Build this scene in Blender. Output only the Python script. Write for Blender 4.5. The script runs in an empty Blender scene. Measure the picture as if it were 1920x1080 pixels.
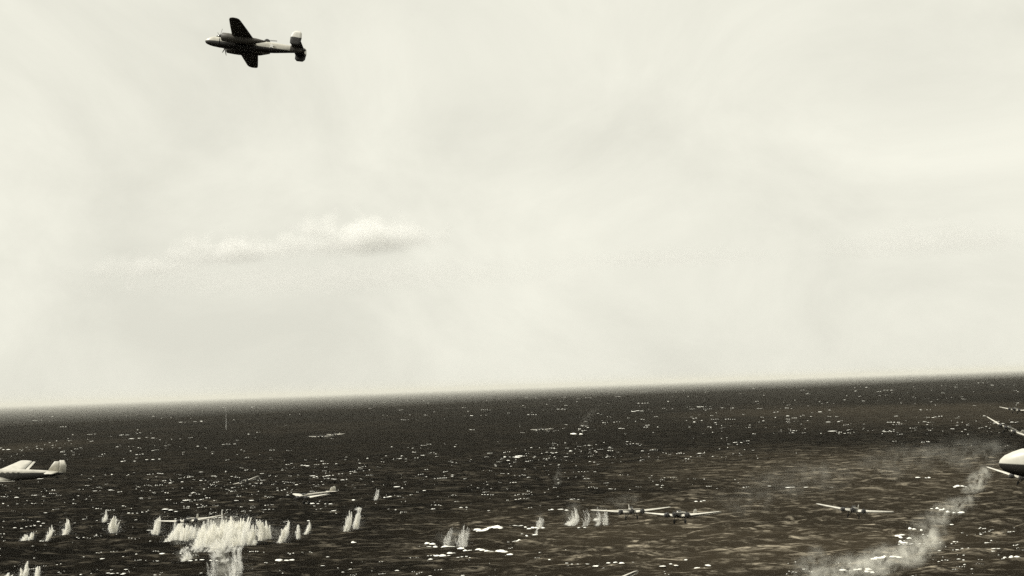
import bpy, math, random
import numpy as np
from mathutils import Vector, Matrix, noise

random.seed(7)
rng = np.random.default_rng(11)
SC = bpy.context.scene
COL = SC.collection
R = math.radians

# ------------------------------------------------------------------ camera
CAM_H = 85.0
FPX = 2638.0                       # focal length in pixels of a 1920 wide frame
PITCH, ROLL = R(4.02), R(2.03)
cam_d = bpy.data.cameras.new('camera')
cam_d.sensor_width = 36.0
cam_d.lens = 36.0 * FPX / 1920.0
cam_d.clip_start, cam_d.clip_end = 1.0, 600000.0
cam = bpy.data.objects.new('camera', cam_d)
COL.objects.link(cam)
FWD = Vector((0, math.cos(PITCH), math.sin(PITCH)))
R0 = Vector((1, 0, 0))
U0 = R0.cross(FWD)
UP = U0 * math.cos(ROLL) + R0 * math.sin(ROLL)
RIGHT = R0 * math.cos(ROLL) - U0 * math.sin(ROLL)
EYE = Vector((0, 0, CAM_H))
cam.matrix_world = Matrix((
    (RIGHT.x, UP.x, -FWD.x, EYE.x), (RIGHT.y, UP.y, -FWD.y, EYE.y),
    (RIGHT.z, UP.z, -FWD.z, EYE.z), (0, 0, 0, 1)))
SC.camera = cam

# ------------------------------------------------------------------ sky + sun
SUN_AZ, SUN_EL = R(-103), R(50)    # azimuth from +Y towards +X
SUN = Vector((math.sin(SUN_AZ) * math.cos(SUN_EL), math.cos(SUN_AZ) * math.cos(SUN_EL), math.sin(SUN_EL)))
W = bpy.data.worlds.new('World')
SC.world = W
W.use_nodes = True
nt = W.node_tree
nt.nodes.clear()
def N(tree, typ, **kw):
    n = tree.nodes.new(typ)
    for k, v in kw.items():
        if k in n.inputs: n.inputs[k].default_value = v
        else: setattr(n, k, v)
    return n
sky = N(nt, 'ShaderNodeTexSky', sky_type='NISHITA', sun_disc=False)
sky.sun_elevation, sky.sun_rotation = SUN_EL, SUN_AZ
sky.dust_density = 3.0
bw = N(nt, 'ShaderNodeRGBToBW'); nt.links.new(sky.outputs[0], bw.inputs[0])
co = N(nt, 'ShaderNodeTexCoord')
mp = N(nt, 'ShaderNodeMapping'); mp.inputs['Scale'].default_value = (1.0, 1.0, 1.5)
nt.links.new(co.outputs['Generated'], mp.inputs[0])
n1 = N(nt, 'ShaderNodeTexNoise', Scale=4.6, Detail=7.0, Roughness=0.6, Distortion=0.5)
nt.links.new(mp.outputs[0], n1.inputs['Vector'])
veil = N(nt, 'ShaderNodeMapRange'); veil.inputs['From Min'].default_value = .32; veil.inputs['From Max'].default_value = .68
veil.inputs['To Min'].default_value = 8.2; veil.inputs['To Max'].default_value = 10.2
nt.links.new(n1.outputs[0], veil.inputs[0])
mix = N(nt, 'ShaderNodeMix', data_type='FLOAT'); mix.inputs[0].default_value = .86
nt.links.new(bw.outputs[0], mix.inputs[2]); nt.links.new(veil.outputs[0], mix.inputs[3])
tint = N(nt, 'ShaderNodeMix', data_type='RGBA', blend_type='MULTIPLY'); tint.inputs[0].default_value = 1.0
nt.links.new(mix.outputs[0], tint.inputs[6]); tint.inputs[7].default_value = (1.0, .987, .862, 1)
bg = N(nt, 'ShaderNodeBackground'); bg.inputs[1].default_value = 0.1
nt.links.new(tint.outputs[2], bg.inputs[0])
wo = N(nt, 'ShaderNodeOutputWorld'); nt.links.new(bg.outputs[0], wo.inputs[0])

sl = bpy.data.lights.new('sun', 'SUN')
sl.energy, sl.angle, sl.color = 4.6, R(0.53), (1.0, .97, .89)
sun = bpy.data.objects.new('sun', sl); COL.objects.link(sun)
sun.rotation_euler = SUN.to_track_quat('Z', 'Y').to_euler()

SC.view_settings.view_transform = 'Standard'
SC.view_settings.look = 'None'
SC.view_settings.exposure = 0.0
SC.view_settings.gamma = 1.0
SC.view_settings.use_curve_mapping = False
SC.render.engine = 'CYCLES'
SC.cycles.use_denoising = False
SC.cycles.use_adaptive_sampling = False
SC.cycles.max_bounces = 12
SC.cycles.diffuse_bounces = 6
SC.cycles.transmission_bounces = 6
SC.cycles.glossy_bounces = 2
SC.cycles.volume_bounces = 12
SC.cycles.transparent_max_bounces = 24
SC.cycles.caustics_reflective = False
SC.cycles.caustics_refractive = False
SC.cycles.sample_clamp_indirect = 0.9

# ------------------------------------------------------------------ helpers
def ray(px, py):
    return (FWD * FPX + RIGHT * (px - 960) + UP * (540 - py)).normalized()
def sea_point(px, py):
    d = ray(px, py)
    return EYE + d * (-CAM_H / d.z)
def air_point(px, py, dist):
    return EYE + ray(px, py) * dist
def px_per_m(p):
    return FPX / (Vector(p) - EYE).dot(FWD)

def mat(name, color, rough=.6, metal=0., spec=.5):
    m = bpy.data.materials.new(name); m.use_nodes = True
    b = m.node_tree.nodes['Principled BSDF']
    b.inputs['Base Color'].default_value = (*color, 1)
    b.inputs['Roughness'].default_value = rough
    b.inputs['Metallic'].default_value = metal
    b.inputs['Specular IOR Level'].default_value = spec
    return m
def worn(name, c1, c2, rough=.5, scale=1.3, metal=0., ribs=False):
    m = mat(name, c1, rough, metal)
    t = m.node_tree; b = t.nodes['Principled BSDF']
    tc = N(t, 'ShaderNodeTexCoord')
    ns = N(t, 'ShaderNodeTexNoise', Scale=scale, Detail=6., Roughness=.65)
    t.links.new(tc.outputs['Object'], ns.inputs['Vector'])
    rp = N(t, 'ShaderNodeValToRGB')
    rp.color_ramp.elements[0].position = .35; rp.color_ramp.elements[1].position = .7
    rp.color_ramp.elements[0].color = (*c1, 1); rp.color_ramp.elements[1].color = (*c2, 1)
    t.links.new(ns.outputs[0], rp.inputs[0]); t.links.new(rp.outputs[0], b.inputs['Base Color'])
    if ribs:
        wv = N(t, 'ShaderNodeTexWave', Scale=4.5, bands_direction='Z')
        t.links.new(tc.outputs['Object'], wv.inputs['Vector'])
        bp = N(t, 'ShaderNodeBump', Strength=.25, Distance=.03)
        t.links.new(wv.outputs[1], bp.inputs['Height']); t.links.new(bp.outputs[0], b.inputs['Normal'])
    return m

M = {}
M['metal_skin'] = worn('pale_corrugated_skin', (.40, .38, .33), (.58, .55, .48), .42, .9, .0, True)
M['wing_skin'] = worn('pale_wing_skin', (.44, .42, .36), (.64, .61, .53), .42, .7)
M['bomber_skin'] = worn('bomber_skin', (.46, .44, .38), (.64, .62, .54), .38, .8)
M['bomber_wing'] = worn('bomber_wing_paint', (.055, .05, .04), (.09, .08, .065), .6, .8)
def darken_below(m, zsplit, dark):
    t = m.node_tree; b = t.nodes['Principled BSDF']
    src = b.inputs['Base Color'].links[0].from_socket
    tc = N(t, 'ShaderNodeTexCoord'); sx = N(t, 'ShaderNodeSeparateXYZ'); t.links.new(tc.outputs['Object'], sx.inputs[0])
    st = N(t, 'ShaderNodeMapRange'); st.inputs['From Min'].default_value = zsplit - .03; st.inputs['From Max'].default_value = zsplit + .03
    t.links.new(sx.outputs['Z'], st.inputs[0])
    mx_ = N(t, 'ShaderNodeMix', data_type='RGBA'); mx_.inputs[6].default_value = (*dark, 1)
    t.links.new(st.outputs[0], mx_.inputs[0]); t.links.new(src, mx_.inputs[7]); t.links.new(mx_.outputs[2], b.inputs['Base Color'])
darken_below(M['bomber_skin'], -.08, (.02, .018, .015))  # belly shade painted into the lower half of the bomber skin
darken_below(M['metal_skin'], .7, (.022, .02, .017))  # underside shade of the fuselage put into its skin colour
M['engine'] = worn('oily_black_cowling', (.012, .011, .010), (.03, .027, .022), .5, 2.)
M['dark'] = worn('dark_paint', (.02, .018, .015), (.04, .036, .03), .6, 2.)
M['glass'] = mat('cockpit_glass', (.02, .02, .018), .08, 0, .7)
M['rubber'] = mat('tyre_rubber', (.012, .012, .011), .8)
M['blade'] = mat('propeller_blade', (.03, .028, .025), .4)
M['fin'] = worn('fin_skin', (.62, .60, .54), (.76, .74, .68), .5, .8)
darken_below(M['fin'], 1.15, (.02, .018, .015))  # pale upper fin has its sunlit brightness in the colour, dark below
M['white'] = mat('white_marking', (.8, .79, .74), .5)

def link(name, me, m, parent=None):
    o = bpy.data.objects.new(name, me); COL.objects.link(o)
    if m is not None and len(me.materials) == 0: me.materials.append(m)
    if parent is not None: o.parent = parent
    return o
def tag(o, label=None, cat=None, group=None, kind=None):
    if label: o['label'] = label
    if cat: o['category'] = cat
    if group: o['group'] = group
    if kind: o['kind'] = kind
    return o
def mesh_of(name, v, f, smooth=True):
    me = bpy.data.meshes.new(name)
    me.from_pydata([tuple(p) for p in v], [], f)
    me.update()
    if smooth:
        me.polygons.foreach_set('use_smooth', [True] * len(me.polygons))
    return me
def loft(rings, cap=True):
    v, f = [], []
    n = len(rings[0])
    for r in rings: v += list(r)
    for i in range(len(rings) - 1):
        for j in range(n):
            a, b = i * n + j, i * n + (j + 1) % n
            f.append((a, b, b + n, a + n))
    if cap:
        f.append(tuple(reversed(range(n))))
        f.append(tuple(range((len(rings) - 1) * n, len(rings) * n)))
    return v, f
def ring_x(x, zc, hw, hh, e=2., n=24, yc=0.):
    out = []
    for k in range(n):
        a = 2 * math.pi * k / n
        c, s = math.cos(a), math.sin(a)
        out.append((x, yc + hw * math.copysign(abs(c) ** (2 / e), c), zc + hh * math.copysign(abs(s) ** (2 / e), s)))
    return out
FOIL = [(0, 0), (.015, .035), (.06, .065), (.15, .09), (.3, .1), (.5, .085), (.75, .045), (1, .003),
        (1, -.003), (.75, -.015), (.5, -.028), (.3, -.036), (.15, -.038), (.06, -.03), (.015, -.018)]
def foil_y(y, z, le, te, thick=1.5):
    c = le - te
    return [(le - q * c, y, z + t * c * thick) for q, t in FOIL]
def foil_z(z, le, te, y=0., thick=.8):
    c = le - te
    return [(le - q * c, y + t * c * thick, z) for q, t in FOIL]
def box(c, s):
    x, y, z = c; a, b, h = s[0] / 2, s[1] / 2, s[2] / 2
    v = [(x + i * a, y + j * b, z + k * h) for i in (-1, 1) for j in (-1, 1) for k in (-1, 1)]
    return v, [(0, 1, 3, 2), (4, 6, 7, 5), (0, 4, 5, 1), (2, 3, 7, 6), (0, 2, 6, 4), (1, 5, 7, 3)]
def tube(p, q, r0, r1, n=8):
    p, q = Vector(p), Vector(q)
    d = (q - p).normalized()
    a = d.orthogonal().normalized(); b = d.cross(a)
    rings = [[tuple(c + (a * math.cos(t) + b * math.sin(t)) * r) for t in [2 * math.pi * k / n for k in range(n)]] for c, r in ((p, r0), (q, r1))]
    return loft(rings)
def disc_y(c, rad, wid, n=18):          # wheel, axle along Y
    rings = []
    for dy, rr in ((-.5, .72), (-.42, .95), (-.2, 1), (.2, 1), (.42, .95), (.5, .72)):
        rings.append([(c[0] + rad * rr * math.cos(2 * math.pi * k / n), c[1] + dy * wid, c[2] + rad * rr * math.sin(2 * math.pi * k / n)) for k in range(n)])
    return loft(rings)
def blades(c, rad, nb, ang0, chord=.26):
    v, f = [], []
    for b in range(nb):
        a = ang0 + 2 * math.pi * b / nb
        rdir = Vector((0, math.cos(a), math.sin(a))); tdir = Vector((0, -math.sin(a), math.cos(a)))
        rings = []
        for t, ch, tw in ((.12, .5, 1.0), (.3, .9, .75), (.6, 1., .5), (.85, .8, .35), (1., .3, .3)):
            cd = (tdir * math.cos(tw) + Vector((1, 0, 0)) * math.sin(tw)) * chord * ch * .5
            td = cd.cross(rdir).normalized() * .03
            p = Vector(c) + rdir * rad * t
            rings.append([tuple(p + cd), tuple(p + td), tuple(p - cd), tuple(p - td)])
        vv, ff = loft(rings)
        f += [tuple(i + len(v) for i in q) for q in ff]; v += vv
    return v, f
def part(name, vf, m, parent, smooth=True):
    return link(name, mesh_of(name, vf[0], vf[1], smooth), M[m], parent)
def copy_tree(o, parent=None, keep=None):
    c = o.copy(); COL.objects.link(c); c.parent = parent
    for ch in o.children:
        if keep is None or ch.name.split('.')[0] in keep: copy_tree(ch, c, keep)
    return c

# ------------------------------------------------------------------ sea
K = 34
wl = np.exp(rng.uniform(np.log(5.), np.log(42.), K))
th = rng.normal(R(99), R(22), K)                 # travel direction, crests nearly across the view
amp = .017 * wl ** .92 * rng.uniform(.5, 1.2, K)
ph = rng.uniform(0, 2 * math.pi, K)
kx, ky = np.cos(th) * 2 * math.pi / wl, np.sin(th) * 2 * math.pi / wl
def sea_h(x, y, spacing=None):
    h = np.zeros_like(x)
    for i in range(K):
        p = kx[i] * x + ky[i] * y + ph[i]
        s = np.sin(p)
        a = amp[i]
        if spacing is not None:
            a = a * np.clip((wl[i] / spacing - 2.0) / 3.0, 0, 1)
        h += a * (s + .25 * np.cos(2 * p))
    return h
ang = np.concatenate([np.linspace(-180, -30, 40)[:-1], np.linspace(-30, 30, 900), np.linspace(30, 180, 40)[1:-1]])
rad = [0.0, 150.0, 300.0, 420.0, 500.0]
step = 2.2
while rad[-1] < 150000:
    r = rad[-1]
    step = 2.2 if r < 700 else 2.2 * (r / 700) ** 1.55
    rad.append(r + step)
rad = np.array(rad)
A, RR = np.meshgrid(np.radians(ang), rad[1:])
X, Y = RR * np.sin(A), RR * np.cos(A)
sp = np.gradient(rad)[1:][:, None] * np.ones_like(A)
sp[:, np.abs(ang) > 30.5] = 1e6
Z = sea_h(X, Y, sp)
nr, na = X.shape
verts = np.stack([X, Y, Z], -1).reshape(-1, 3)
verts = np.concatenate([verts, [[0, 0, 0]]])
i, j = np.meshgrid(np.arange(nr - 1), np.arange(na), indexing='ij')
j2 = (j + 1) % na
quads = np.stack([i * na + j, (i + 1) * na + j, (i + 1) * na + j2, i * na + j2], -1).reshape(-1, 4)
me = bpy.data.meshes.new('sea')
nq = len(quads)
tri0 = np.stack([np.full(na, nr * na), np.arange(na), (np.arange(na) + 1) % na], -1)
me.vertices.add(len(verts)); me.vertices.foreach_set('co', verts.astype(np.float32).ravel())
loops = np.concatenate([quads.ravel(), tri0.ravel()]).astype(np.int32)
me.loops.add(len(loops)); me.loops.foreach_set('vertex_index', loops)
me.polygons.add(nq + na)
me.polygons.foreach_set('loop_start', np.concatenate([np.arange(nq) * 4, nq * 4 + np.arange(na) * 3]).astype(np.int32))
me.update(calc_edges=True)
me.validate()
me.polygons.foreach_set('use_smooth', np.ones(nq + na, dtype=bool))
sm = bpy.data.materials.new('sea_water'); sm.use_nodes = True
t = sm.node_tree; t.nodes.clear()
out = N(t, 'ShaderNodeOutputMaterial')
geo = N(t, 'ShaderNodeNewGeometry')
def nz(scale, detail, vscale, rough=.6, dist=0.):
    m_ = N(t, 'ShaderNodeMapping'); m_.inputs['Scale'].default_value = vscale
    m_.inputs['Rotation'].default_value = (0, 0, R(-8))
    t.links.new(geo.outputs['Position'], m_.inputs[0])
    q = N(t, 'ShaderNodeTexNoise', Scale=scale, Detail=detail, Roughness=rough, Distortion=dist)
    t.links.new(m_.outputs[0], q.inputs['Vector']); return q
fine = nz(.17, 7., (.5, 1., 1.), .62, .3)
mid = nz(.018, 4., (.45, 1., 1.), .6)
big = nz(.0016, 3., (.8, .6, 1.), .55, .6)
bmp = N(t, 'ShaderNodeBump', Strength=.9, Distance=1.6); t.links.new(fine.outputs[0], bmp.inputs['Height'])
dif = N(t, 'ShaderNodeBsdfDiffuse'); t.links.new(bmp.outputs[0], dif.inputs['Normal'])
# water colour: clear dark water, paler in broad patches, crest foam streaks with painted wave shading
def patch(cx, cy, rx, ry):
    m_ = N(t, 'ShaderNodeMapping', vector_type='TEXTURE')
    m_.inputs['Location'].default_value = (cx, cy, 0); m_.inputs['Scale'].default_value = (rx, ry, 1e9)
    t.links.new(geo.outputs['Position'], m_.inputs[0])
    l_ = N(t, 'ShaderNodeVectorMath', operation='LENGTH'); t.links.new(m_.outputs[0], l_.inputs[0])
    q = N(t, 'ShaderNodeMapRange', interpolation_type='SMOOTHSTEP'); q.inputs['From Min'].default_value = 1.; q.inputs['From Max'].default_value = 0.
    t.links.new(l_.outputs['Value'], q.inputs[0]); return q.outputs[0]
def mth(op, a_, b_=None, c_=None):
    n = N(t, 'ShaderNodeMath', operation=op)
    for i_, v_ in enumerate((a_, b_, c_)):
        if v_ is None: continue
        if isinstance(v_, (int, float)): n.inputs[i_].default_value = v_
        else: t.links.new(v_, n.inputs[i_])
    return n.outputs[0]
PT = [(1640, 880, 330, 700), (1560, 1040, 200, 220), (1290, 990, 300, 330), (20, 840, 230, 600), (1750, 770, 900, 1800), (600, 800, 420, 900)]
acc = None
for (ppx, ppy, prx, pry), wgt in zip(PT, (.36, .26, .30, .12, .16, .05)):
    q = sea_point(ppx, ppy)
    v_ = mth('MULTIPLY', patch(q.x, q.y, prx, pry), wgt)
    acc = v_ if acc is None else mth('ADD', acc, v_)
lvl = mth('ADD', mth('MULTIPLY_ADD', mid.outputs[0], .55, mth('MULTIPLY', big.outputs[0], .45)), acc)
rp = N(t, 'ShaderNodeValToRGB')
e = rp.color_ramp.elements
e[0].position, e[0].color = .50, (.0012, .0009, .0006, 1)
e[1].position, e[1].color = .98, (.030, .024, .016, 1)
t.links.new(lvl, rp.inputs[0])
sep = N(t, 'ShaderNodeSeparateXYZ'); t.links.new(geo.outputs['Position'], sep.inputs[0])
cr = N(t, 'ShaderNodeMapRange'); cr.inputs['From Min'].default_value = -1.3; cr.inputs['From Max'].default_value = 1.6
t.links.new(sep.outputs['Z'], cr.inputs[0])
lace = nz(.17, 8., (.30, 1., 1.), .74, .8)
lc = N(t, 'ShaderNodeMapRange'); lc.inputs['From Min'].default_value = .50; lc.inputs['From Max'].default_value = .66
t.links.new(lace.outputs[0], lc.inputs[0])
lace2 = nz(.42, 6., (.3, 1., 1.), .7, .5)
l2 = N(t, 'ShaderNodeMapRange'); l2.inputs['From Min'].default_value = .42; l2.inputs['From Max'].default_value = .62
l2.inputs['To Min'].default_value = .12; l2.inputs['To Max'].default_value = 1.35
t.links.new(lace2.outputs[0], l2.inputs[0])
ff = mth('MULTIPLY', mth('MULTIPLY', cr.outputs[0], mth('MULTIPLY', lc.outputs[0], l2.outputs[0])), mth('MULTIPLY_ADD', acc, 2.5, .32))
fc = N(t, 'ShaderNodeMix', data_type='RGBA'); fc.inputs[7].default_value = (.36, .315, .24, 1)
t.links.new(ff, fc.inputs[0]); t.links.new(rp.outputs[0], fc.inputs[6]); t.links.new(fc.outputs[2], dif.inputs[0])
gl = N(t, 'ShaderNodeBsdfGlossy', Roughness=.12); gl.inputs[0].default_value = (1, .93, .80, 1)
t.links.new(bmp.outputs[0], gl.inputs['Normal'])
fr = N(t, 'ShaderNodeFresnel', IOR=1.33); t.links.new(bmp.outputs[0], fr.inputs['Normal'])
fm = mth('MULTIPLY', mth('POWER', fr.outputs[0], 2.0), .011)
mx = N(t, 'ShaderNodeMixShader'); t.links.new(fm, mx.inputs[0])
t.links.new(dif.outputs[0], mx.inputs[1]); t.links.new(gl.outputs[0], mx.inputs[2])
t.links.new(mx.outputs[0], out.inputs[0])
tag(link('sea', me, sm), 'dark choppy sea stretching to the hazy horizon', 'sea', kind='structure')

# ------------------------------------------------------------------ haze over the sea
def volume_mat(name, color, dens, aniso=0., noise_scale=None, lo=.45, hi=.65, vs=(1, 1, 1), detail=4.):
    m = bpy.data.materials.new(name); m.use_nodes = True
    t = m.node_tree; t.nodes.clear()
    o = N(t, 'ShaderNodeOutputMaterial')
    v = N(t, 'ShaderNodeVolumePrincipled')
    v.inputs['Color'].default_value = (*color, 1); v.inputs['Density'].default_value = dens
    v.inputs['Anisotropy'].default_value = aniso
    t.links.new(v.outputs[0], o.inputs['Volume'])
    return m, t, v
hm, _, _ = volume_mat('haze_air', (.99, .97, .88), 0.75e-5)
B = 140000.
hv, hf = box((0, 0, 84.0), (2 * B, 2 * B, 180.0))
tag(link('haze', mesh_of('haze', hv, hf, False), hm), 'pale haze hanging over the whole sea', 'haze', kind='stuff')

bm_, _, _ = volume_mat('sea_mist_air', (.99, .98, .91), 3.6e-5)
fp = [(-90000, 2500), (-2600, 4200), (0, 8500), (5200, 13000), (90000, 36000), (90000, 125000), (-90000, 125000)]
n_ = len(fp)
bv = [(x, y, z) for z in (-3.0, 150.0) for x, y in fp]
bf = [tuple(reversed(range(n_))), tuple(range(n_, 2 * n_))] + [(k, (k + 1) % n_, n_ + (k + 1) % n_, n_ + k) for k in range(n_)]
tag(link('sea_mist', mesh_of('sea_mist', bv, bf, False), bm_), 'soft bank of sea mist lying along the far horizon', 'mist', kind='stuff')

# ------------------------------------------------------------------ trimotor transport
def make_trimotor():
    root = bpy.data.objects.new('trimotor_aeroplane', None); COL.objects.link(root)
    sec = [(4.75, .05, .62, .66, 2.2), (4.2, .08, .72, .78, 2.4), (3.2, .15, .82, .92, 3.), (1.5, .25, .86, 1.08, 3.4), (-2., .25, .86, 1.08, 3.4),
           (-5., .28, .80, .98, 3.2), (-8., .38, .60, .74, 3.), (-10.6, .5, .36, .46, 2.6), (-12.2, .56, .12, .22, 2.)]
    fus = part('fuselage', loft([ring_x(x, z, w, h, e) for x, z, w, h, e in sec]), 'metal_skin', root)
    can = part('cockpit_canopy', loft([ring_x(3.5, .95, .45, .12, 2.6, 12), ring_x(2.9, 1.15, .62, .42, 3., 12), ring_x(1.9, 1.2, .66, .44, 3., 12), ring_x(1.1, 1.22, .6, .2, 2.6, 12)]), 'glass', fus)
    wv = box((0, 0, 0), (.46, .05, .42))
    wme = mesh_of('window', wv[0], wv[1], False); wme.materials.append(M['glass'])
    for s in (-1, 1):
        for k in range(6):
            o = link('window', wme, None, fus); o.location = (.7 - k * 1.0, s * .852, .62)
        part('wing', loft([foil_y(s * .5, -.62, 3.0, -3.0), foil_y(s * 3.9, -.28, 2.35, -2.75), foil_y(s * 9., .33, 1.45, -2.35, 1.3), foil_y(s * 13.9, .92, .55, -1.95, 1.1), foil_y(s * 14.6, 1.0, .1, -1.6, .7)]), 'wing_skin', root)
        part('flap', loft([foil_y(s * 1.0, -.82, -2.95, -3.75, 1.), foil_y(s * 8., .08, -2.52, -3.2, 1.), foil_y(s * 14.2, .86, -2.0, -2.55, 1.)]), 'wing_skin', root)
        yc = s * 3.9
        eng = part('engine', loft([ring_x(4.45, -.12, .56, .56, 2, 20, yc), ring_x(4.3, -.12, 0.84, 0.84, 2, 20, yc), ring_x(3.5, -.12, 0.88, 0.88, 2, 20, yc), ring_x(3.3, -.14, .62, .62, 2, 20, yc), ring_x(1.9, -.22, .5, .48, 2, 20, yc), ring_x(.4, -.3, .25, .22, 2, 20, yc)]), 'engine', root)
        part('propeller', blades((4.72, yc, -.12), 1.45, 2, R(62 + 25 * s)), 'blade', eng)
        part('hub', loft([ring_x(4.95, -.12, .04, .04, 2, 12, yc), ring_x(4.85, -.12, .12, .12, 2, 12, yc), ring_x(4.4, -.12, .16, .16, 2, 12, yc)]), 'dark', eng)
        part('stabiliser', loft([foil_y(s * .2, .86, -9.4, -11.7, .8), foil_y(s * 3.9, .95, -9.9, -11.6, .8), foil_y(s * 4.4, .96, -10.3, -11.4, .7)]), 'wing_skin', root)
        leg = part('landing_leg', tube((1.3, s * 1.9, -.5), (1.5, s * 2.05, -2.3), .17, .13), 'dark', root)
        part('brace', tube((1.2, s * .7, -.7), (1.5, s * 1.95, -2.35), .09, .09), 'dark', leg)
        part('drag_strut', tube((-.6, s * .8, -.75), (1.4, s * 2., -2.35), .08, .08), 'dark', leg)
        part('wheel', disc_y((1.55, s * 2.1, -2.45), .62, .36), 'rubber', leg)
        part('wheel_spat', loft([ring_x(2.2, -2.15, .1, .2, 2, 12, s * 2.1), ring_x(1.9, -2.05, .27, .42, 2.2, 12, s * 2.1), ring_x(1.3, -2.05, .27, .42, 2.2, 12, s * 2.1), ring_x(.5, -2.0, .08, .15, 2, 12, s * 2.1)]), 'dark', leg)
    eng = part('engine', loft([ring_x(6.2, 0, .55, .55, 2, 20), ring_x(6.05, 0, 0.84, 0.84, 2, 20), ring_x(5.1, 0, 0.88, 0.88, 2, 20), ring_x(4.7, .03, .62, .65, 2, 20)]), 'engine', root)
    part('propeller', blades((6.5, 0, 0), 1.45, 2, R(100)), 'blade', eng)
    part('hub', loft([ring_x(6.72, 0, .04, .04, 2, 12), ring_x(6.6, 0, .13, .13, 2, 12), ring_x(6.15, 0, .17, .17, 2, 12)]), 'dark', eng)
    fin = part('tail_fin', loft([foil_z(.75, -9.3, -11.6), foil_z(2.0, -10.1, -11.6), foil_z(2.75, -10.7, -11.6)]), 'wing_skin', root)
    part('rudder', loft([foil_z(.55, -11.62, -12.75, thick=.5), foil_z(2.0, -11.62, -12.9, thick=.5), foil_z(2.95, -11.62, -12.5, thick=.5)]), 'wing_skin', fin)
    part('tail_wheel', disc_y((-11.2, 0, -.25), .24, .14, 12), 'rubber', root)
    part('aerial_mast', tube((.6, 0, 1.3), (.5, 0, 2.4), .04, .025, 6), 'dark', root)
    return root

def orient(root, px, py, dist, f, l):
    d = ray(px, py)
    rt = d.cross(UP).normalized(); up = rt.cross(d)
    def w(v): return (rt * v[0] + d * v[1] + up * v[2])
    f = w(f).normalized(); l = w(l); l = (l - f * l.dot(f)).normalized(); u = f.cross(l)
    p = EYE + d * dist
    root.matrix_world = Matrix(((f.x, l.x, u.x, p.x), (f.y, l.y, u.y, p.y), (f.z, l.z, u.z, p.z), (0, 0, 0, 1)))
    return root

tri = make_trimotor()
G = 'three-engined transport aeroplanes flying low over the sea'
TRI = [
    # px, py, dist, forward(x right, y away, z up), left, label
    (1602, 957, 560, (-.12, -1, .05), (1, -.12, -.07), 'lone three-engined aeroplane seen head-on, nearer the smoke trail than the crossing pair'),
    (1278, 966, 505, (-.42, -.9, .05), (.97, -.42, .03), 'three-engined aeroplane of the crossing pair with its white tail showing behind, front one'),
    (1183, 959, 520, (.06, -1, .02), (1, .06, .05), 'three-engined aeroplane of the crossing pair with its wing rising behind the other'),
    (1906, 769, 1150, (-.45, -.9, .18), (.9, -.45, -.08), 'small distant three-engined aeroplane cut by the frame edge, topmost of three there'),
    (1895, 806, 740, (-.40, -.85, .20), (.8, -.4, -.36), 'steeply banked three-engined aeroplane between the distant one and the big pale nose'),
    (1924, 896, 540, (-.3, -.95, 0), (.95, -.3, -.16), 'three-engined aeroplane mostly hidden behind the big pale aircraft nose'),
    (-6, 893, 280, (-.94, .33, .04), (-.32, -.92, -.12), 'large close three-engined aeroplane tail at the frame edge with bright top'),
    (580, 931, 600, (-.88, -.47, -.10), (.47, -.88, -.02), 'three-engined aeroplane with upturned pale tail flying above the row of splashes'),
    (356, 976, 640, (-.30, -.95, 0), (.95, -.28, .05), 'dark three-engined aeroplane flying over the largest white splash'),
    (461, 902, 1350, (-.55, -.8, 0), (.8, -.5, .24), 'faint tilted three-engined aeroplane over dark water above the largest splash'),
    (602, 819, 1600, (-.25, -.95, .2), (.95, -.25, .02), 'tiny dark three-engined aeroplane below the thin spout, first of a far pair'),
    (629, 815, 2000, (-.5, -.85, 0), (.85, -.5, .02), 'tiny faint three-engined aeroplane just behind another one, second of a far pair'),
    (1016, 806, 1700, (-.3, -.95, .2), (.95, -.3, .05), 'tiny dark three-engined aeroplane near the long far whitecap'),
    (1092, 1114, 350, (-.25, -.95, .10), (.93, -.25, .33), 'raised wing tip of a three-engined aeroplane below the picture'),
]
for k, (px, py, dist, f, l, lab) in enumerate(TRI):
    o = copy_tree(tri)
    orient(o, px, py, dist, f, l)
    tag(o, lab, 'aeroplane', G)
def drop(o):
    for c in list(o.children): drop(c)
    bpy.data.objects.remove(o)
drop(tri)

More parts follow.
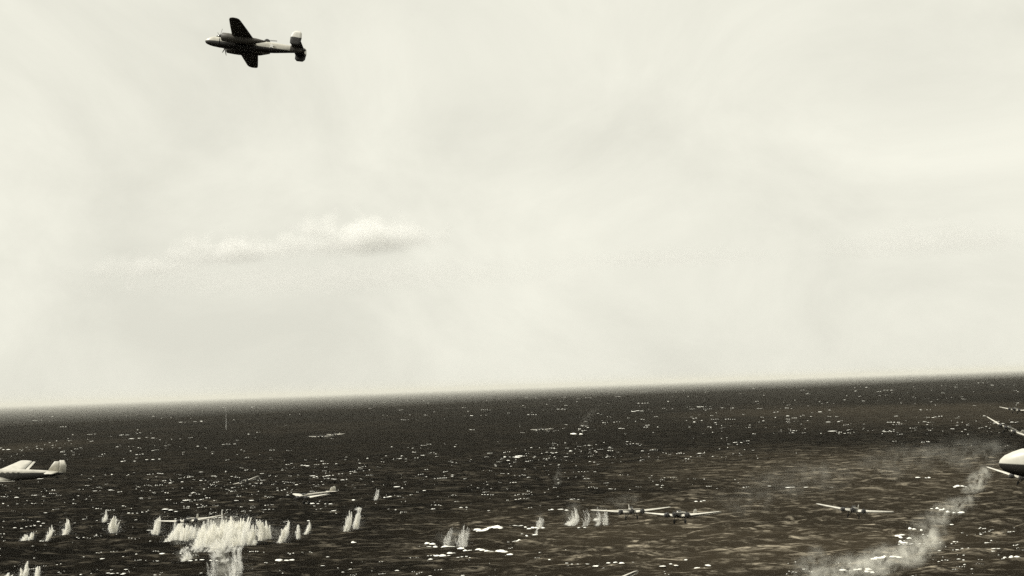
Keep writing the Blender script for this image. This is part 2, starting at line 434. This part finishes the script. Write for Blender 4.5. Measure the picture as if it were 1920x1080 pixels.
# ------------------------------------------------------------------ twin-engined bombers
def make_bomber():
    root = bpy.data.objects.new('twin_engined_bomber', None); COL.objects.link(root)
    sec = [(5.0, .0, .642, .802, 2.5), (4.8, .0, .652, .82, 2.5), (4.0, .02, .70, .90, 2.6), (2.5, .1, .74, 1.02, 2.8), (0, .1, .74, 1.02, 2.8), (-2.5, .12, .74, .98, 2.8), (-5., .2, .66, .84, 2.7),
           (-7.6, .35, .5, .62, 2.6)]
    part('tail_cone', loft([ring_x(-7.6, .35, .5, .62, 2.6), ring_x(-7.8, .36, .49, .61, 2.6), ring_x(-9.2, .45, .36, .5, 2.4), ring_x(-9.7, .45, .2, .34, 2.)], False), 'bomber_wing', root)
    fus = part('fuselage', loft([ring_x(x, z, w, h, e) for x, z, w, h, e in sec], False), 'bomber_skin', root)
    part('glazed_nose', loft([ring_x(6.45, -.12, .05, .06, 2), ring_x(6.38, -.11, .2, .24, 2), ring_x(6.15, -.09, .38, .45, 2.1), ring_x(5.7, -.05, .54, .64, 2.2), ring_x(5.2, 0, .63, .785, 2.45), ring_x(5.0, 0, .642, .802, 2.5)], False), 'bomber_skin', root)
    can = part('cockpit_canopy', loft([ring_x(4.7, .8, .4, .1, 2.4, 14), ring_x(4.1, .95, .56, .36, 2.6, 14), ring_x(3.2, 1.05, .58, .38, 2.6, 14), ring_x(2.0, 1.02, .5, .14, 2.4, 14)]), 'glass', fus)
    part('turret', loft([[(-3.6 + r * math.cos(a), r * math.sin(a), z) for a in [2 * math.pi * k / 16 for k in range(16)]] for r, z in ((.5, .95), (.5, 1.25), (.42, 1.42), (.25, 1.55), (.05, 1.6))]), 'glass', fus)
    for s in (-1, 1):
        part('gun', tube((-3.9, s * .15, 1.4), (-5.2, s * .15, 1.48), .035, .03, 6), 'dark', fus)
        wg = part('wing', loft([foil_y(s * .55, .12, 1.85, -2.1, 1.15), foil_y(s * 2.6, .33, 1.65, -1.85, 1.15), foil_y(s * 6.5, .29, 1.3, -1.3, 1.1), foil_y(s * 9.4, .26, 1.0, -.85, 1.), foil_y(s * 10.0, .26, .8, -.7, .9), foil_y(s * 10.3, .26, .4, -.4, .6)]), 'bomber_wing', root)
        yc = s * 2.5
        nac = part('engine', loft([ring_x(3.35, .0, .5, .5, 2, 22, yc), ring_x(3.2, .0, .68, .68, 2, 22, yc), ring_x(2.2, -.02, .72, .73, 2, 22, yc), ring_x(1.2, -.06, .68, .72, 2, 22, yc), ring_x(-.6, -.08, .58, .62, 2, 22, yc), ring_x(-2.4, .02, .4, .42, 2, 22, yc), ring_x(-3.9, .14, .07, .09, 2, 22, yc)]), 'bomber_wing', root)
        part('propeller', blades((3.62, yc, 0), 1.9, 3, R(96 + 20 * s), .2), 'blade', nac)
        part('hub', loft([ring_x(3.85, 0, .04, .04, 2, 12, yc), ring_x(3.72, 0, .14, .14, 2, 12, yc), ring_x(3.3, 0, .18, .18, 2, 12, yc)]), 'dark', nac)
        st = part('stabiliser', loft([foil_y(s * .2, .75, -7.75, -9.75, .8), foil_y(s * 3.35, .75, -7.95, -9.6, .8)]), 'bomber_wing', root)
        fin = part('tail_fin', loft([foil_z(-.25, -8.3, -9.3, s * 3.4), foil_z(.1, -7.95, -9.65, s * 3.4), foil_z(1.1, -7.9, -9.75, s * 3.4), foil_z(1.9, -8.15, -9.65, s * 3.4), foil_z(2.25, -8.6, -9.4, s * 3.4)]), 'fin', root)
        pts = []
        for k in range(10):
            a = math.pi / 2 + k * math.pi / 5; r = .48 if k % 2 == 0 else .19
            pts.append((r * math.cos(a), r * math.sin(a)))
        y0, y1 = s * .70, s * .775
        v = [(-4.6 + a, y0, .22 + b) for a, b in pts] + [(-4.6 + a, y1, .22 + b) for a, b in pts]
        f = [tuple(range(10, 20))] + [(k, (k + 1) % 10, 10 + (k + 1) % 10, 10 + k) for k in range(10)]
        part('star_marking', (v, f), 'white', fus, False)
    part('tail_turret', loft([ring_x(-9.3, .5, .3, .34, 2.2, 14), ring_x(-9.9, .5, .26, .3, 2.2, 14), ring_x(-10.15, .5, .08, .1, 2, 14)]), 'glass', root)
    return root
bom = make_bomber()
GB = 'twin-engined bombers in the air'
o = copy_tree(bom); orient(o, 458, 85, 239, (-.975, .203, .094), (-.152, -.909, .387))
tag(o, 'dark twin-engined bomber with twin tail fins banking high in the pale sky', 'aeroplane', GB)
o = copy_tree(bom); orient(o, 2104, 876, 84, (-1, .12, .0), (-.12, -1, -.04))
tag(o, 'pale rounded nose of a nearby aircraft cut off by the frame edge', 'aeroplane', GB)
drop(bom)

# ------------------------------------------------------------------ whitecaps
sp_m = bpy.data.materials.new('white_spray'); sp_m.use_nodes = True
t = sp_m.node_tree; t.nodes.clear()
o_ = N(t, 'ShaderNodeOutputMaterial'); d_ = N(t, 'ShaderNodeBsdfDiffuse'); tr = N(t, 'ShaderNodeBsdfTranslucent')
for q in (d_, tr): q.inputs[0].default_value = (.97, .96, .92, 1)
mx = N(t, 'ShaderNodeMixShader'); mx.inputs[0].default_value = .5
t.links.new(d_.outputs[0], mx.inputs[1]); t.links.new(tr.outputs[0], mx.inputs[2]); t.links.new(mx.outputs[0], o_.inputs[0])
M['spray'] = sp_m
foam_m = mat('white_foam', (.86, .85, .78), .8, 0, .1)
M['foam'] = foam_m

FV, FF = [], []
def h1(x, y): return float(sea_h(np.array([x]), np.array([y]))[0])
def lump(x, y, L, D, H, az):
    n = 9
    z0 = h1(x, y)
    ca, sa = math.cos(az), math.sin(az)
    b = len(FV)
    for ringk, (rr, hz) in enumerate(((1., -.25), (.6, .65))):
        for k in range(n):
            a = 2 * math.pi * k / n
            j = random.uniform(.65, 1.25)
            u, v = L * .5 * rr * math.cos(a) * j, D * .5 * rr * math.sin(a) * j
            FV.append((x + u * ca - v * sa, y + u * sa + v * ca, z0 + H * hz * random.uniform(.7, 1.2)))
    FV.append((x + random.uniform(-.1, .1) * L, y, z0 + H))
    for k in range(n):
        k2 = (k + 1) % n
        FF.append((b + k, b + k2, b + n + k2, b + n + k)); FF.append((b + n + k, b + n + k2, b + 2 * n))
def streak(px0, py0, px1, py1, n, L, H):
    a, b = sea_point(px0, py0), sea_point(px1, py1)
    d = b - a; az = math.atan2(d.y, d.x)
    for k in range(n):
        q = a.lerp(b, (k + random.uniform(.1, .9)) / n)
        s = random.uniform(.5, 1.2)
        lump(q.x + random.gauss(0, .3), q.y + random.gauss(0, 3), L * s, L * s * .8, H * random.uniform(.5, 1.2), random.gauss(.05, .2))
count = 0
while count < 2800:
    u = random.random()
    r = 560 * (1 - u * .955) ** -1.0 if random.random() < .85 else random.uniform(560, 2200)
    a = R(random.uniform(-25, 25))
    x, y = r * math.sin(a), r * math.cos(a)
    cl = noise.noise(Vector((x * .006, y * .004, 3.))) * .6 + noise.noise(Vector((x * .0015, y * .001, 9.))) * .6
    right = .12 * a / R(20)
    if random.random() > .16 + 1.9 * cl + right: continue
    if h1(x, y) < .1 and random.random() < .7: continue
    k = (r / 800) ** .72
    L = min(6.5, random.lognormvariate(-.3, .7)) * k
    az = random.gauss(R(3), .14)
    nl = 1 if random.random() < .5 else random.randint(2, 5)
    cx_ = x; H = random.uniform(.14, .36) * k
    for q in range(nl):
        s_ = random.uniform(.45, 1.) if q else 1.
        lump(cx_, y + (cx_ - x) * math.tan(az) + random.gauss(0, .5), L * s_, L * s_ * random.uniform(.4, .9), H * random.uniform(.45, 1.), az + random.gauss(0, .1))
        cx_ += L * random.uniform(.6, 1.6)
    count += 1
for a in [(793, 1028, 960, 1036, 20, 5, .7), (806, 1048, 850, 1040, 6, 4, .6), (892, 994, 940, 992, 10, 5, .9), (940, 988, 1020, 989, 12, 4, .6),
          (958, 1006, 1008, 1005, 6, 3.5, .5), (950, 1020, 980, 1018, 4, 3.5, .5), (1744, 957, 1796, 960, 8, 4, .8), (1785, 913, 1812, 912, 5, 4, .7),
          (1718, 897, 1745, 896, 4, 4, .7), (1600, 1046, 1660, 1056, 8, 4.5, .6), (1630, 1057, 1690, 1057, 7, 4.5, .6), (1570, 1070, 1640, 1073, 9, 4, .6),
          (1682, 1007, 1702, 1006, 4, 3.5, .6), (1684, 1020, 1700, 1020, 3, 4, .7), (1705, 997, 1726, 995, 4, 4, .9), (1066, 813, 1091, 815, 7, 9, 1.5),
          (945, 857, 982, 855, 6, 6, 1.1), (941, 878, 958, 877, 3, 6, 1.1), (1060, 847, 1074, 848, 3, 6, .9), (660, 940, 690, 932, 5, 4, .6),
          (712, 934, 733, 934, 4, 3.5, .6), (310, 1040, 345, 1033, 4, 4, .6), (1027, 955, 1066, 957, 6, 4, .5), (1300, 943, 1322, 941, 3, 4, .7),
          (225, 868, 310, 860, 10, 4.5, .5), (160, 884, 192, 882, 4, 5, .5), (512, 1054, 545, 1050, 4, 4, .6), (583, 1051, 612, 1046, 4, 4, .5),
          (655, 1018, 668, 1016, 2, 4, .6), (800, 1021, 818, 1025, 4, 4, .8), (1085, 995, 1100, 993, 3, 3, .4), (560, 870, 580, 876, 4, 5, .6),
          (1880, 1046, 1905, 1040, 4, 3.5, .7), (1730, 1069, 1742, 1064, 3, 3, .6), (1240, 1062, 1330, 1056, 8, 3.5, .4), (1100, 1062, 1190, 1058, 8, 3.5, .4)]:
    streak(*a)
tag(link('whitecaps', mesh_of('whitecaps', FV, FF, True), foam_m), 'small white breaking crests scattered over the dark sea', 'whitecaps', kind='stuff')

# ------------------------------------------------------------------ splashes
def droplets(pts, sizes):
    """small irregular water sheets and drops, one mesh"""
    n = len(pts)
    q = rng.normal(size=(n, 3)) * (.32, .32, .2) + (.12, 0, 1.); q /= np.linalg.norm(q, axis=1)[:, None]
    w = rng.normal(size=(n, 3)); w -= (w * q).sum(1)[:, None] * q; w /= np.linalg.norm(w, axis=1)[:, None]
    x = np.cross(q, w)
    s = np.array(sizes)[:, None]
    q = q * 2.6; w = w * .62
    pts = np.array(pts)
    v = np.stack([pts + q * s * rng.uniform(.4, 1, (n, 1)), pts + w * s * rng.uniform(.4, 1, (n, 1)), pts - q * s * rng.uniform(.4, 1, (n, 1)), pts - w * s * rng.uniform(.4, 1, (n, 1)) + x * s * .3], 1).reshape(-1, 3)
    f = np.arange(n * 4).reshape(-1, 4)
    return v, [tuple(int(a) for a in r) for r in f]
def strand(P, S, base, tip, thick, n, bow=0.):
    d = tip - base
    for _ in range(n):
        tt = random.random() ** .85
        env = thick * (.35 + math.sin(math.pi * min(1, tt * .95)) ** .8) * (1.15 - .55 * tt)
        g = random.gauss(0, .42)
        P.append((base.x + d.x * tt + bow * math.sin(math.pi * tt) + g * env, base.y + d.y * tt + random.gauss(0, .42) * env, base.z + d.z * tt + random.gauss(0, .12)))
        S.append(random.uniform(.07, .17) * (1.2 - .5 * tt))
def jet_points(base, width, height, lean, dn):
    """a thrown-up jet: several strands fanning from one foot, uneven in height, ragged at the top"""
    P, S = [], []
    ns = max(3, int(width * 1.3) + random.randint(1, 3))
    bow0 = random.uniform(-.12, .3) * width
    for q in range(ns):
        u = (q + random.uniform(.2, .8)) / ns * 2 - 1
        hf = (1 - .5 * abs(u - .25) ** 1.5) * random.uniform(.72, 1.06)
        b = base + Vector((u * width * .27, random.uniform(-.3, .3) * width, 0))
        tp = base + Vector((u * width * .42 + lean * hf + random.gauss(0, .06) * width, random.uniform(-.4, .4) * width, height * hf))
        strand(P, S, b, tp, width / ns * 1.25, int(dn * 150 * height * hf * width / ns) + 12, bow0)
    for _ in range(int(dn * 14 * width * height)):       # loose drops thrown clear
        tt = random.random()
        P.append((base.x + lean * tt + random.gauss(0, .45) * width, base.y + random.gauss(0, .5) * width, base.z + tt * height * random.uniform(.2, 1.12)))
        S.append(random.uniform(.03, .09))
    return P, S
def curtain(px0, px1, py, hpx, n):
    """a row of merged strands"""
    P, S = [], []
    ns = int((px1 - px0) / 2.2)
    for q in range(ns):
        u = (q + random.random()) / ns
        b = sea_point(px0 + (px1 - px0) * u, py + random.gauss(0, 3)); k = 1 / px_per_m(b)
        top = hpx * k * max(.2, .8 + .45 * noise.noise(Vector((u * 4, 4.2, 0))) + random.gauss(0, .16)) * min(1, 5 * u + .4, 5 * (1 - u) + .4)
        strand(P, S, b, b + Vector((random.gauss(1.6, .7), random.gauss(0, 2), top)), random.uniform(.8, 1.7), int(n / ns), random.gauss(0, .4))
    return P, S
def splash(label, jets, group='white bullet splashes in the sea', sheets=()):
    """jets: (px, py_base, width_px, height_px, lean_px, density)"""
    P, S = [], []
    for px, py, w, h, lean, dn in jets:
        b = sea_point(px, py); k = 1 / px_per_m(b)
        p, s = jet_points(b, w * k, h * k, lean * k, 1.45 * dn ** 1.4)
        P += p; S += s
        for _ in range(int(10 * w * k * dn)):
            P.append((b.x + random.gauss(0, w * k * .3), b.y + random.gauss(0, 2.), b.z + abs(random.gauss(0, .3)))); S.append(random.uniform(.06, .2))
    for c in sheets:
        p, s = curtain(*c); P += p; S += s
    v, f = droplets(P, S)
    return tag(link('water_splash', mesh_of('water_splash', v, f, False), sp_m), label, 'splash', group)
splash('two low joined splashes, leftmost of the row', [(44, 1015, 14, 14, 2, 1.), (57, 1013, 12, 16, 2, 1.)])
splash('slim slanting splash beside the low joined pair', [(87, 1014, 10, 30, 9, 1.)])
splash('thick slanting splash with rounded top, second from the low pair', [(119, 1006, 14, 34, 7, 1.2)])
splash('short narrow splash directly beside a taller bean-shaped one', [(195, 979, 8, 22, 4, .9)])
splash('tall bean-shaped splash alone between the thick one and the largest mass', [(213, 999, 18, 38, 2, 1.2)])
splash('curved splash standing just before the largest splash, under a raised wing', [(291, 1006, 18, 42, 6, 1.1)])
splash('splash at the bottom edge near the corner, slanting', [(39, 1088, 16, 34, 9, 1.1)])
splash('splash at the bottom edge near the corner, upright', [(70, 1090, 12, 34, 1, 1.)])
splash('pale splash crest cut by the bottom corner', [(12, 1092, 30, 18, 3, .9)])
# the largest splash: many jets and the curtain between them
J = [(328, 1016, 26, 44, 10, 1.2), (345, 1018, 26, 42, 4, 1.1), (375, 1024, 24, 40, 6, 1.1), (392, 1026, 30, 52, 8, 1.3), (410, 1024, 30, 58, 8, 1.4), (428, 1020, 30, 58, 8, 1.5),
     (445, 1018, 26, 54, 8, 1.4), (458, 1012, 16, 46, 10, 1.2), (318, 1016, 22, 12, 3, .9), (365, 1030, 20, 24, 5, 1.), (400, 1034, 40, 24, 5, .9), (440, 1026, 30, 30, 5, 1.), (362, 1012, 18, 30, 2, .5)]
splash('largest white splash mass beneath the dark aeroplane', J, sheets=[(368, 466, 1022, 50, 60000), (316, 362, 1014, 32, 14000), (352, 448, 1032, 16, 9000)])
splash('misty splash column below the largest mass, cut by the bottom edge', [(392, 1100, 22, 78, 8, .22), (400, 1052, 24, 26, 4, .35)])
splash('drifting veil of spray below the largest mass beside the misty column', [(428, 1104, 36, 74, 16, .34), (448, 1070, 28, 52, -6, .3), (418, 1054, 26, 8, 4, .6)])
splash('small fading splash under the dark aeroplane', [(344, 1054, 24, 24, 6, .55), (340, 1036, 14, 14, 12, .3)])
splash('thin forked splash beside the largest mass', [(466, 1022, 14, 40, 10, 1.), (474, 1023, 10, 14, 3, .8)])
splash('broad triangular splash next beyond the forked one', [(488, 1016, 20, 48, -4, 1.3), (503, 1014, 24, 38, -8, 1.2)])
splash('leaning blade-shaped splash beyond the triangular one', [(526, 1017, 18, 40, 15, 1.1)])
splash('slim upright grey splash between two leaning ones', [(559, 1011, 10, 32, -1, .7)])
splash('short slanting splash ending the row beside the slim grey one', [(573, 1002, 9, 24, 8, 1.)])
splash('narrow pointed splash, first of the pair standing apart', [(648, 998, 14, 42, 8, .8)])
splash('hooked splash, second of the pair standing apart', [(668, 993, 15, 44, 8, .7), (670, 957, 14, 6, 0, .7)])
splash('thin translucent double splash above the foam lines', [(838, 1024, 18, 40, 8, .22), (868, 1026, 26, 44, 2, .3)])
splash('faint column of spray at the end of the foam line', [(1012, 990, 14, 26, 2, .35), (1006, 1003, 6, 16, 2, .25)])
splash('pale splash before the crossing pair, broad at its foot', [(1070, 986, 22, 34, 8, .45), (1066, 984, 14, 8, 2, .7)])
splash('faint twin spray columns just before the crossing pair', [(1120, 986, 12, 34, 0, .3), (1135, 985, 14, 30, 0, .35), (1118, 976, 14, 5, 0, .8), (1095, 988, 20, 40, 4, .15)])
splash('thin tall white spout on the far water below the horizon', [(424, 806, 3, 62, -1, .1)])
splash('short faint spray puff above the pair standing apart', [(704, 938, 10, 22, 4, .35)])

# ------------------------------------------------------------------ drifting spray and smoke
def puff_mesh(name, blobs, rings=10, segs=14):
    import bmesh
    bm = bmesh.new()
    for c, r in blobs:
        mt = Matrix.Translation(c) @ Matrix.Diagonal((r[0], r[1], r[2], 1))
        bmesh.ops.create_icosphere(bm, subdivisions=3, radius=1., matrix=mt)
    me = bpy.data.meshes.new(name); bm.to_mesh(me); bm.free()
    return me
def mist_mat(name, dens, center, radii, scale=.12, color=(.97, .95, .86)):
    m, t, v = volume_mat(name, color, 0.)
    g = N(t, 'ShaderNodeTexCoord')
    ns = N(t, 'ShaderNodeTexNoise', Scale=scale, Detail=5., Roughness=.62, Distortion=.6)
    t.links.new(g.outputs['Object'], ns.inputs['Vector'])
    mr = N(t, 'ShaderNodeMapRange'); mr.inputs['From Min'].default_value = .49; mr.inputs['From Max'].default_value = .66
    t.links.new(ns.outputs[0], mr.inputs[0])
    ln = N(t, 'ShaderNodeVectorMath', operation='LENGTH')
    mp_ = N(t, 'ShaderNodeMapping'); mp_.inputs['Scale'].default_value = tuple(1 / q for q in radii)
    t.links.new(g.outputs['Object'], mp_.inputs[0]); t.links.new(mp_.outputs[0], ln.inputs[0])
    fo = N(t, 'ShaderNodeMapRange', interpolation_type='SMOOTHSTEP'); fo.inputs['From Min'].default_value = 1.; fo.inputs['From Max'].default_value = .15
    t.links.new(ln.outputs['Value'], fo.inputs[0])
    p1 = N(t, 'ShaderNodeMath', operation='MULTIPLY'); t.links.new(mr.outputs[0], p1.inputs[0]); t.links.new(fo.outputs[0], p1.inputs[1])
    p2 = N(t, 'ShaderNodeMath', operation='MULTIPLY'); p2.inputs[1].default_value = dens; t.links.new(p1.outputs[0], p2.inputs[0])
    t.links.new(p2.outputs[0], v.inputs['Density'])
    return m
def trail(name, label, puffs):
    b0 = sea_point(puffs[0][0], puffs[0][1])
    root = bpy.data.objects.new(name, None); COL.objects.link(root); root.location = b0
    tag(root, label, 'smoke', 'pale drifting smoke and spray')
    for px, py, w, h, dens, tilt in puffs:
        b = sea_point(px, py + h * .45); k = 1 / px_per_m(b)
        rx, rz = w * k * .5, h * k * .5
        ry = max(rx, rz) * .8
        o = link('smoke_puff', puff_mesh('smoke_puff', [(Vector((0, 0, 0)), (rx, ry, rz))]), mist_mat('drifting_smoke', dens, None, (rx, ry, rz), scale=1.5 / max(2., min(rx, rz))), root)
        o.location = Vector((b.x, b.y, b.z + rz * .9)) - b0
        o.rotation_euler = (0, -R(tilt), 0)
trail('smoke_trail', 'long pale smoke trail curling up from the bottom edge towards the big nose',
      [(1520, 1076, 130, 90, .12, 60), (1590, 1070, 190, 76, .15, 10), (1660, 1052, 190, 72, .17, 15), (1722, 1032, 140, 74, .18, 30), (1742, 1000, 104, 96, .16, 60),
       (1768, 964, 90, 60, .12, 40), (1800, 948, 90, 44, .14, 20), (1834, 903, 90, 48, .18, 45)])
trail('smoke_patch', 'faint pale smoke spread over the water beside the big nose', [(1820, 850, 210, 90, .013, 0), (1690, 865, 230, 90, .009, 5), (1500, 900, 280, 90, .008, 5), (1400, 940, 160, 80, .010, 0)])
trail('spray_veil', 'thin veil of spray drifting around the largest white splash', [(400, 1000, 170, 76, .09, 0), (335, 1005, 60, 50, .06, 0), (420, 1052, 110, 70, .12, 70), (350, 1040, 60, 36, .08, 0), (500, 1000, 80, 44, .04, 0)])
trail('rising_wisp', 'faint wisp of spray rising over the darkest water', [(1046, 900, 60, 24, .03, 75), (1098, 790, 100, 22, .004, 50)])
trail('misty_spray', 'loose misty spray hanging before the crossing pair', [(1075, 960, 46, 70, .05, 0), (1125, 965, 46, 60, .05, 0), (1170, 940, 90, 40, .02, 0), (1012, 975, 24, 46, .06, 0)])
trail('spray_haze', 'thin mist over the translucent double splash', [(850, 1010, 90, 50, .05, 0)])

# ------------------------------------------------------------------ clouds
def cloud_mat(dens, W2, H2):
    m, t, v = volume_mat('cloud_vapour', (1., 1., .985), 0.)
    g = N(t, 'ShaderNodeTexCoord')
    ns = N(t, 'ShaderNodeTexNoise', Scale=1.6 / H2, Detail=3., Roughness=.45, Distortion=.15)
    t.links.new(g.outputs['Object'], ns.inputs['Vector'])
    sx = N(t, 'ShaderNodeSeparateXYZ'); t.links.new(g.outputs['Object'], sx.inputs[0])
    mp_ = N(t, 'ShaderNodeMapping'); mp_.inputs['Scale'].default_value = (1 / W2, 1 / (W2 * .7), 1 / H2)
    t.links.new(g.outputs['Object'], mp_.inputs[0])
    ln = N(t, 'ShaderNodeVectorMath', operation='LENGTH'); t.links.new(mp_.outputs[0], ln.inputs[0])
    s1 = N(t, 'ShaderNodeMath', operation='SUBTRACT'); s1.inputs[0].default_value = 1.15
    t.links.new(ln.outputs['Value'], s1.inputs[1])
    a1 = N(t, 'ShaderNodeMath', operation='MULTIPLY_ADD'); a1.inputs[1].default_value = 2.2; t.links.new(ns.outputs[0], a1.inputs[0]); t.links.new(s1.outputs[0], a1.inputs[2])
    mr = N(t, 'ShaderNodeMapRange'); mr.inputs['From Min'].default_value = 1.42; mr.inputs['From Max'].default_value = 1.9
    mr.inputs['To Max'].default_value = dens; t.links.new(a1.outputs[0], mr.inputs[0])
    bz = N(t, 'ShaderNodeMapRange', interpolation_type='SMOOTHSTEP'); bz.inputs['From Min'].default_value = -.12 * H2; bz.inputs['From Max'].default_value = .42 * H2
    t.links.new(sx.outputs['Z'], bz.inputs[0])
    p = N(t, 'ShaderNodeMath', operation='MULTIPLY'); t.links.new(mr.outputs[0], p.inputs[0]); t.links.new(bz.outputs[0], p.inputs[1])
    t.links.new(p.outputs[0], v.inputs['Density'])
    return m
def cloud2(label, px, py, w, h, dist, dens=.0025):
    """px, py: middle of the flat base"""
    d = ray(px, py); p = EYE + d * dist; k = dist / FPX
    W2, H2 = w * k * .5, h * k
    me = puff_mesh('cloud', [(Vector((0, 0, H2 * .35)), (W2 * 1.15, W2 * .8, H2 * .95))])
    o = link('cloud', me, cloud_mat(dens, W2, H2)); o.location = p
    return tag(o, label, 'cloud', 'fair-weather clouds low over the sea')
cloud2('largest white cumulus cloud with domed top above the horizon', 668, 476, 340, 82, 24000, .0030)
cloud2('mid-sized flat white cloud beside the largest cumulus', 425, 494, 290, 60, 25000, .0022)
cloud2('small faint cloud lowest of the three beside one another', 265, 520, 260, 48, 27000, .0012)
cloud2('broad faint cloud layer stretched beneath the largest cumulus', 620, 540, 1000, 50, 32000, .0003)
cloud2('long thin pale cloud bank in the open sky over the crossing pair', 1250, 496, 480, 34, 30000, .0004)
cloud2('faint broad cloud bank in the sky above the smoke trail', 1740, 476, 480, 60, 30000, .0004)
